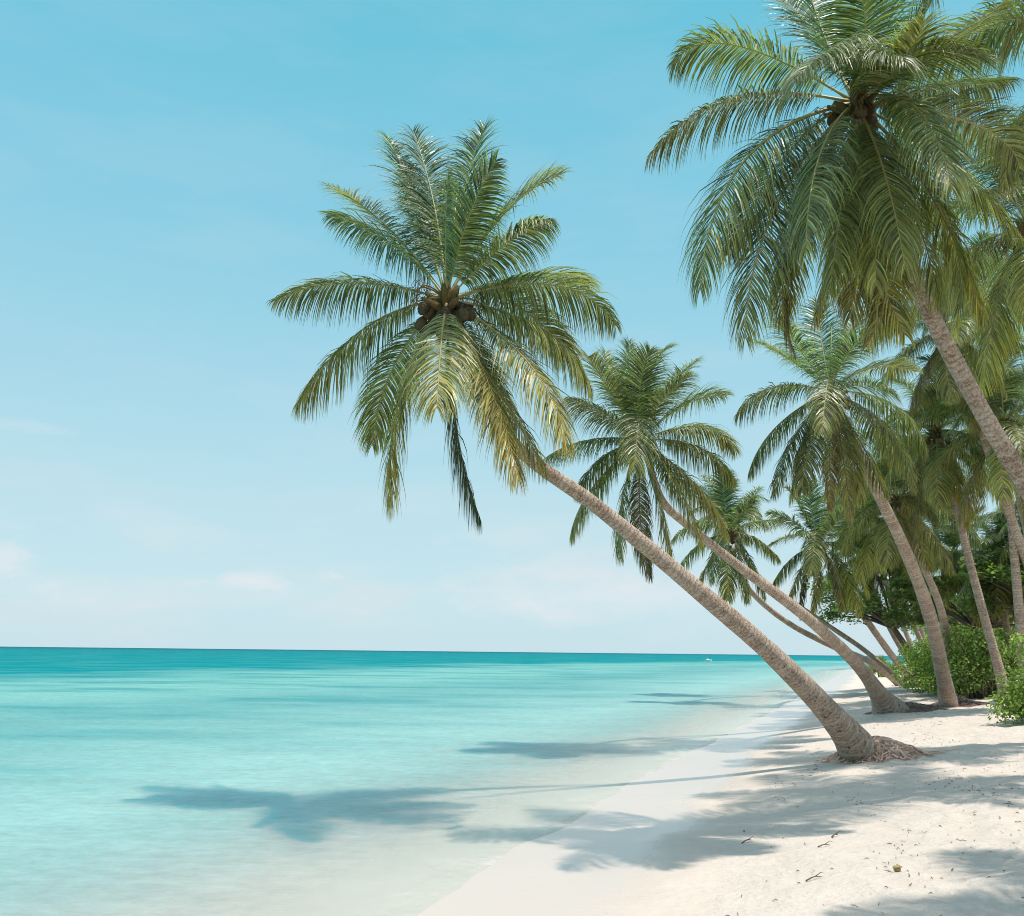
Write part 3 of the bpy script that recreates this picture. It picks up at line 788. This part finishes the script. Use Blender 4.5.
gp('far palm with yellow fronds between the golden one and the round-leaved tree', 858, 560, 56, 922, 672, 58, seed=52, key='far', rb=.17, sc=.95)
gp('far palm whose sagging thin trunk runs beside the other sagging stem', 724, 512, 55, 915, 680, 58, seed=53, key='far', rb=.17, sc=.85, nf=22,
   path=[P(868, 653, 57.5), P(832, 628, 57), P(795, 603, 56.5), P(758, 575, 56), P(738, 545, 55.5), P(727, 518, 55)])
# this one stands outside the picture and throws its shade on the sand in the lower right corner
grove_palm('palm beside the viewer, outside the picture, shading the sand', Vector((8.7, 5.3, 11.0)), Vector((10.6, 6.6, hz(10.6, 6.6))), seed=47, rb=.22)

# ------------------------------------------------------------------ root mound and rootlets
def roots(parent, B, axis, n, seed, spread=1.6, col=(.27, .165, .12), mound=.5, fwd=(0, -1), name='root_mass', r0=.45):
    rng = np.random.default_rng(seed)
    O = Vector(parent.location)
    mb = MB()
    # heap of matted rootlets
    nr, na = 22, 64
    def heap(x, y):
        """height of the heap above the sand"""
        q = math.hypot((x - B.x - axis[0] * .2) / 1.25, (y - B.y) / .8) / (r0 * 2.1)
        return mound * max(0.0, 1 - q) ** .9
    v = []
    for i in range(nr):
        for j in range(na):
            a = 2 * PI * j / na; q = i / (nr - 1)
            rr = r0 * 2.1 * q
            x = B.x + axis[0] * .2 + rr * math.cos(a) * 1.25; y = B.y + rr * math.sin(a) * .8
            z = hz(x, y) + heap(x, y) + .16 * float(fbm(np.array(x * 8), np.array(y * 8), seed, 3)) * (1 - q) - .05 * q
            v.append((x - O.x, y - O.y, z - O.z))
    f = [[i * na + j, i * na + (j + 1) % na, (i + 1) * na + (j + 1) % na, (i + 1) * na + j] for i in range(nr - 1) for j in range(na)]
    mb.add(np.array(v), f, np.array(col) * .8)
    for k in range(n * 5):           # short rootlets matted over the heap
        a = rng.uniform(0, 2 * PI); q = rng.uniform(.1, 1.05)
        x = B.x + axis[0] * .2 + r0 * 2.1 * q * math.cos(a) * 1.25; y = B.y + r0 * 2.1 * q * math.sin(a) * .8
        l = rng.uniform(.03, .10); b_ = a + rng.normal(0, .8)
        pp = []
        for t in (-1, 0, 1):
            xx = x + math.cos(b_) * l * t; yy = y + math.sin(b_) * l * t
            pp.append((xx - O.x, yy - O.y, hz(xx, yy) + heap(xx, yy) + rng.uniform(.0, .07) * (1.1 - q) + .01 - O.z))
        r_ = rng.uniform(.008, .02)
        tube(mb, pp, [r_ * .7, r_, r_ * .5], 5, np.array(col) * rng.uniform(.45, 1.5))
    for k in range(n):
        a = rng.uniform(0, 2 * PI)
        L_ = rng.uniform(.3, 1.0) * spread * (.5 + .7 * max(0, math.cos(a)))
        d = np.array([math.cos(a) * 1.15, math.sin(a) * .85])
        pts = []
        for s in np.linspace(0, 1, 8):
            q = r0 * .4 + s * L_ * 1.3
            x = B.x + axis[0] * .2 + d[0] * q + .10 * math.sin(s * 5 + k) * s; y = B.y + d[1] * q + .08 * math.cos(s * 4 + k) * s
            pts.append((x - O.x, y - O.y, hz(x, y) + heap(x, y) + .02 - .03 * s ** 3 - O.z))
        r = rng.uniform(.006, .015)
        tube(mb, pts, np.linspace(r, r * .4, 8), 5, np.array(col) * rng.uniform(.5, 1.4))
    # chips of root and bark around
    for k in range(n * 2):
        a = rng.uniform(0, 2 * PI); q = r0 + abs(rng.normal(0, .35)) * spread * .6
        x = B.x + math.cos(a) * q * 1.2; y = B.y + math.sin(a) * q * .9
        z = hz(x, y) + .008
        b = rng.uniform(0, PI); l = rng.uniform(.02, .07)
        tube(mb, [(x - O.x - math.cos(b) * l, y - O.y - math.sin(b) * l, z - O.z), (x - O.x, y - O.y, z - O.z + .015), (x - O.x + math.cos(b) * l, y - O.y + math.sin(b) * l, z - O.z)],
             [.006, .012, .005], 4, np.array(col) * rng.uniform(.5, 1.7))
    o = mb.build(name, M['fibre'], parent)
    return o
roots(tA, Vector(tA.location) + Vector((-.12, -.40, 0)), (1, 0), 300, 1, spread=1.0, mound=.40, r0=.44, col=(.68, .45, .35))
roots(tC, Vector(tC.location) + Vector((.3, 0, 0)), (1, 0), 90, 2, spread=.9, mound=.3, r0=.55, col=(.24, .18, .15))
roots(tD, Vector(tD.location), (1, 0), 90, 3, spread=1.0, mound=.25, r0=.5, col=(.30, .20, .17))
for n_, t_ in ((4, tE), (5, tF)):
    roots(t_, Vector(t_.location), (1, 0), 40, n_, spread=1.0, mound=.3, r0=.45, col=(.24, .18, .15))

# ------------------------------------------------------------------ bushes
def bush(name, label, cat, B, dims, nleaf, leaf, cols, seed, clumps=26, group=None, stem=True, low=.0, wd=.55, airy=0.0):
    """B foot point; dims half-widths x,y and full height"""
    rng = np.random.default_rng(seed)
    root = empty(name, B)
    cl = []
    for k in range(clumps):
        a = rng.uniform(0, 2 * PI); e = math.acos(rng.uniform(-.1, 1)); rr = rng.uniform(.55, .95)
        c = np.array([math.cos(a) * math.sin(e) * dims[0] * rr, math.sin(a) * math.sin(e) * dims[1] * rr, low + (dims[2] - low) * (.12 + .8 * math.cos(e) * rr)])
        cl.append((c, rng.uniform(.20, .36) * min(dims[0], dims[2]) * 1.1, rng.uniform(0, 1)))
    per = nleaf // clumps
    mb = MB()
    for c, r, tone in cl:
        u = norm(rng.normal(0, 1, (per, 3))); rad = r * rng.uniform(.35, 1.05, per) ** .45
        p = c + u * rad[:, None] * np.array([1.15, 1.15, .85])
        gz = np.array([hz(B.x + x, B.y + y) - B.z for x, y in p[:, :2]]) if dims[0] < 6 and len(p) < 3000 else 0
        p[:, 2] = np.maximum(p[:, 2], gz + rng.uniform(.02, .2, per))
        out_ = norm(u + np.array([0, 0, .55]) + rng.normal(0, .38, (per, 3)))
        t1 = norm(np.cross(out_, rng.normal(0, 1, (per, 3)))); t2 = np.cross(out_, t1)
        ll = leaf * rng.uniform(.6, 1.25, per)[:, None]
        tip = p + t1 * ll + out_ * ll * .15
        m1 = p + t1 * ll * .55 + t2 * ll * wd * .5 + out_ * ll * .22
        m2 = p + t1 * ll * .55 - t2 * ll * wd * .5 + out_ * ll * .22
        mc = p + t1 * ll * .5
        V = np.stack([p, m1, tip, m2, mc], 1).reshape(-1, 3)
        i = np.arange(per)[:, None] * 5
        F = np.concatenate([i + np.array([[0, 4, 1]]), i + np.array([[4, 2, 1]]), i + np.array([[0, 3, 4]]), i + np.array([[4, 3, 2]])])
        x = np.clip(rng.normal(.5, .28, per) + (tone - .5) * .6, 0, 1)[:, None]
        C = mixv(np.array(cols[0])[None], np.array(cols[1])[None], x) * rng.choice([.6, 1, 1.35], per)[:, None]
        yel = (rng.uniform(0, 1, per) > .955)[:, None]
        C = np.where(yel, np.array([[.30, .27, .06]]), C)
        mb.add(V, F, np.repeat(C, 5, 0))
    mb.build('foliage', M['bush_leaf'], root, smooth=False)
    if stem:
        mb = MB()
        for c, r, tone in cl:
            p0 = np.array([rng.normal(0, .15) * dims[0], rng.normal(0, .15) * dims[1], -.1])
            q = (p0 + c) / 2 + np.array([0, 0, .12 * dims[2]])
            tube(mb, spline([p0, q, c], 8), np.linspace(.035, .012, 8) * (1 + dims[2] * .12), 6, (.16, .12, .09))
        mb.build('stem', M['fibre'], root)
    tag(root, label, cat, group)
    return root
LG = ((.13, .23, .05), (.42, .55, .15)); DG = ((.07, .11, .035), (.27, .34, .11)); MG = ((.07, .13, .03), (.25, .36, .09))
g = G(1072, 722); bush('beach_bush', 'nearest bright green bush cut by the right edge', 'bush', g, (1.75, 1.5, 3.1), 12000, .13, LG, 51, 34, 'bushes along the top of the beach')
g = G(972, 697); g = g + Vector((.3, 2.6, 0)); bush('beach_bush', 'wide rounded light green bush behind the shaded trunk', 'bush', g, (2.3, 1.8, 3.6), 15000, .135, LG, 52, 40, 'bushes along the top of the beach')
g = G(937, 685) + Vector((1.0, 4.0, 0)); bush('beach_bush', 'mid green bush left of the upright ringed trunk', 'bush', g, (1.5, 1.4, 2.2), 8000, .15, MG, 53, 30, 'bushes along the top of the beach')
g = G(900, 677) + Vector((.5, 5, 0)); bush('beach_bush', 'smallest yellowish bush at the far end of the beach', 'bush', g, (2.0, 1.5, 2.0), 5000, .17, LG, 54, 18, 'bushes along the top of the beach')
g = G(1012, 700) + Vector((.2, 3.0, 0)); bush('beach_bush', 'dark green bush in the gap between the two light green ones', 'bush', g, (2.2, 1.6, 3.8), 10000, .15, MG, 55, 30, 'bushes along the top of the beach')

# round-leaved tree
def broad_tree(label, B, top, dims, seed, nleaf=9000, leaf=.24):
    rng = np.random.default_rng(seed)
    root = empty('broadleaf_tree', B)
    mb = MB(); fol = MB()
    c0 = np.array(top - B)
    tube(mb, spline([(0, 0, -.3), (c0[0] * .3, c0[1] * .3, c0[2] * .35), (c0[0] * .8, c0[1] * .8, c0[2] * .75)], 14), np.linspace(.26, .16, 14), 9, (.17, .13, .10))
    fork = np.array([c0[0] * .8, c0[1] * .8, c0[2] * .75])
    mb.build('trunk', M['fibre'], root)
    mb = MB()
    for k in range(34):
        a = rng.uniform(0, 2 * PI); e = math.acos(rng.uniform(-.45, 1)); rr = rng.uniform(.55, 1)
        c = c0 + np.array([math.cos(a) * math.sin(e) * dims[0] * rr, math.sin(a) * math.sin(e) * dims[1] * rr, math.cos(e) * dims[2] * rr])
        tube(mb, spline([fork, (fork + c) / 2 + np.array([0, 0, .3]), c], 8), np.linspace(.09, .02, 8), 5, (.15, .12, .10))
        per = nleaf // 34; r = rng.uniform(.5, .95)
        u = norm(rng.normal(0, 1, (per, 3))); p = c + u * (r * rng.uniform(.1, 1, per) ** .5)[:, None] * np.array([1.2, 1.2, .55])
        o_ = norm(np.array([0, 0, 1.0]) + rng.normal(0, .45, (per, 3)))
        t1 = norm(np.cross(o_, rng.normal(0, 1, (per, 3)))); t2 = np.cross(o_, t1)
        ll = leaf * rng.uniform(.6, 1.2, per)[:, None]
        V = np.stack([p, p + t1 * ll * .6 + t2 * ll * .3, p + t1 * ll, p + t1 * ll * .6 - t2 * ll * .3], 1).reshape(-1, 3)
        F = np.arange(per)[:, None] * 4 + np.arange(4)[None]
        x = rng.uniform(0, 1, per)[:, None]
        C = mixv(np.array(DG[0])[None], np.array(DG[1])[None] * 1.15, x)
        fol.add(V, F, np.repeat(C, 4, 0))
    mb.build('branch', M['fibre'], root)
    fol.build('crown', M['bush_leaf'], root, smooth=False)
    return tag(root, label, 'tree')
b_ = P(925, 668, 56); b_.z = hz(b_.x, b_.y)
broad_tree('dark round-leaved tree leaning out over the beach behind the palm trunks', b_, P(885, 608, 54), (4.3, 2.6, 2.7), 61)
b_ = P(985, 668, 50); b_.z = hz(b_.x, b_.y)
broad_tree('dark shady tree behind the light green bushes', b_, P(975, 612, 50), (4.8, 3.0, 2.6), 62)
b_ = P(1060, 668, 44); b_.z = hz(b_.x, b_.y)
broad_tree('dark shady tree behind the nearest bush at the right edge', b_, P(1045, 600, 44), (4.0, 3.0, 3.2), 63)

# far wood that closes the view under the palms
rng = np.random.default_rng(77)
mb = MB()
for k in range(260):
    t = rng.uniform(0, 1); Yd = 66 + 80 * rng.random()
    px = 925 + 330 * t
    c = P(px, 660, Yd); gz_ = hz(c.x, c.y)
    hmax = 4.5 + 5.0 * min(1, t * 2.5 + .2)
    c = np.array([c.x, c.y, gz_ + rng.uniform(.3, hmax)])
    per = 240
    u = norm(rng.normal(0, 1, (per, 3))); p = c + u * (1.7 * rng.uniform(.2, 1, per) ** .5)[:, None]
    p[:, 2] = np.maximum(p[:, 2], gz_)
    o_ = norm(u + np.array([0, 0, .5]) + rng.normal(0, .4, (per, 3)))
    t1 = norm(np.cross(o_, rng.normal(0, 1, (per, 3)))); t2 = np.cross(o_, t1)
    ll = .5 * rng.uniform(.6, 1.2, per)[:, None]
    V = np.stack([p, p + t1 * ll * .5 + t2 * ll * .25, p + t1 * ll, p + t1 * ll * .5 - t2 * ll * .25], 1).reshape(-1, 3)
    F = np.arange(per)[:, None] * 4 + np.arange(4)[None]
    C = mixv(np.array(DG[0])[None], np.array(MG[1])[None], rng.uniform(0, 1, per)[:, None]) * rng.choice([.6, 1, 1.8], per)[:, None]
    mb.add(V, F, np.repeat(C, 4, 0))
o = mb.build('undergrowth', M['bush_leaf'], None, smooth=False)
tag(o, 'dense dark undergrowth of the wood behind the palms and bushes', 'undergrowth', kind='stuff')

# ------------------------------------------------------------------ litter on the sand
rng = np.random.default_rng(5)
mb = MB(); n = 0
while n < 1900:
    y = 5.5 + 40 * rng.random() ** 1.8
    s0 = float(shore(np.array(y)))
    u = 2.5 + abs(rng.normal(0, 1)) * 3.2 + rng.random() * 4
    # thin drift lines
    if rng.random() < .4: u = rng.choice([3.4, 4.6, 6.4]) + rng.normal(0, .14) + .3 * math.sin(y * .7)
    x = s0 + u
    if vnoise(np.array(x * .7), np.array(y * .7), 8) < -.08 and rng.random() < .8: continue
    z = hz(x, y) + .006
    l = float(np.clip(rng.lognormal(-4.0, .5), .006, .08)); b = rng.uniform(0, PI)
    dx, dy = math.cos(b) * l, math.sin(b) * l
    c = np.array([.16, .11, .08]) * rng.uniform(.45, 1.9)
    if rng.random() < .5:
        wv = .28 * l
        ox, oy = -math.sin(b) * wv, math.cos(b) * wv
        mb.add([(x - dx, y - dy, z), (x + ox, y + oy, z + .3 * l), (x + dx, y + dy, z + .02), (x - ox, y - oy, z + .12 * l)], [[0, 1, 2, 3]], c)
    else:
        tube(mb, [(x - dx, y - dy, z), (x + rng.normal(0, .1) * l, y, z + .01), (x + dx, y + dy, z)], [.003, .005, .003], 4, c)
    n += 1
o = mb.build('leaf_litter', M['litter'], None, smooth=False)
tag(o, 'bits of dry leaf and twig scattered over the sand', 'litter', kind='stuff')

def twig(label, px, py, px2, py2, r=.008):
    a = G(px, py); b = G(px2, py2); root = a
    mb = MB(); mid = (a + b) / 2; mid.z = hz(mid.x, mid.y) + .03
    pts = spline([(0, 0, .012), tuple(mid - a), tuple(b - a + Vector((0, 0, .012)))], 10)
    tube(mb, pts, np.linspace(r, r * .4, 10), 6, (.15, .10, .075))
    tube(mb, [pts[5], pts[5] + np.array([.08, .05, .03]), pts[5] + np.array([.13, .1, .01])], [r * .6, r * .4, r * .2], 5, (.15, .10, .075))
    o = mb.build('twig', M['litter']); o.location = a
    tag(o, label, 'twig', 'twigs lying on the sand')
twig('longest brown twig on the open sand near the bottom', 806, 882, 822, 878)
twig('short dark twig in the palm shadow below the big trunk', 818, 848, 830, 846)
twig('small twig at the edge of the palm shadow', 742, 844, 752, 841, .009)
twig('stubby twig on the sand right of the shadow edge', 832, 838, 838, 836, .011)

g = G(897, 872); mb = MB()
ellipsoid(mb, (0, 0, .03), (.04, .033, .03), (0.5, .2, 1), (.36, .27, .14), 12, 8, .07, np.random.default_rng(3))
mb.add([(-.05, -.02, .03), (.0, -.05, .055), (.06, -.02, .05), (.01, .01, .075)], [[0, 1, 2, 3]], (.30, .2, .1))
o = mb.build('coconut_husk', M['husk']); o.location = g
tag(o, 'yellowish piece of coconut husk on the sand near the lower right corner', 'husk')

# small white boat near the horizon
bp_ = P(708, 659.2, 330); bp_.z = 0
root = empty('motorboat', bp_); root.scale = (.75, .75, .6)
mb = MB()
sec = []
for x, w, h0 in ((-1.5, .9, .75), (-.4, 1.0, .75), (.8, .8, .9), (1.7, .08, 1.15)):
    sec.append([(x, -w * .5, -.1), (x, -w, h0), (x, w, h0), (x, w * .5, -.1)])
v = np.array(sec).reshape(-1, 3)
f = [[i * 4 + j, i * 4 + (j + 1) % 4, i * 4 + 4 + (j + 1) % 4, i * 4 + 4 + j] for i in range(3) for j in range(4)] + [[3, 2, 1, 0], [12, 13, 14, 15]]
mb.add(v, f, (.8, .8, .78)); mb.build('hull', M['white_hull'], root, smooth=False)
mb = MB(); v = [(x, y, z) for z, k in ((.76, 1), (1.35, .7)) for x, y in ((-.8 * k, -.6 * k), (.6 * k, -.6 * k), (.6 * k, .6 * k), (-.8 * k, .6 * k))]
mb.add(v, [[0, 1, 5, 4], [1, 2, 6, 5], [2, 3, 7, 6], [3, 0, 4, 7], [4, 5, 6, 7]], (.75, .76, .78)); mb.build('cabin', M['white_hull'], root, smooth=False)
tag(root, 'tiny white boat on the water just below the horizon', 'boat')

SC.cycles.filter_width = 1.0; SC.cycles.max_bounces = 8; SC.cycles.transparent_max_bounces = 8
print('objects', len(SC.objects), 'polys', sum(len(o.data.polygons) for o in SC.objects if o.type == 'MESH'))
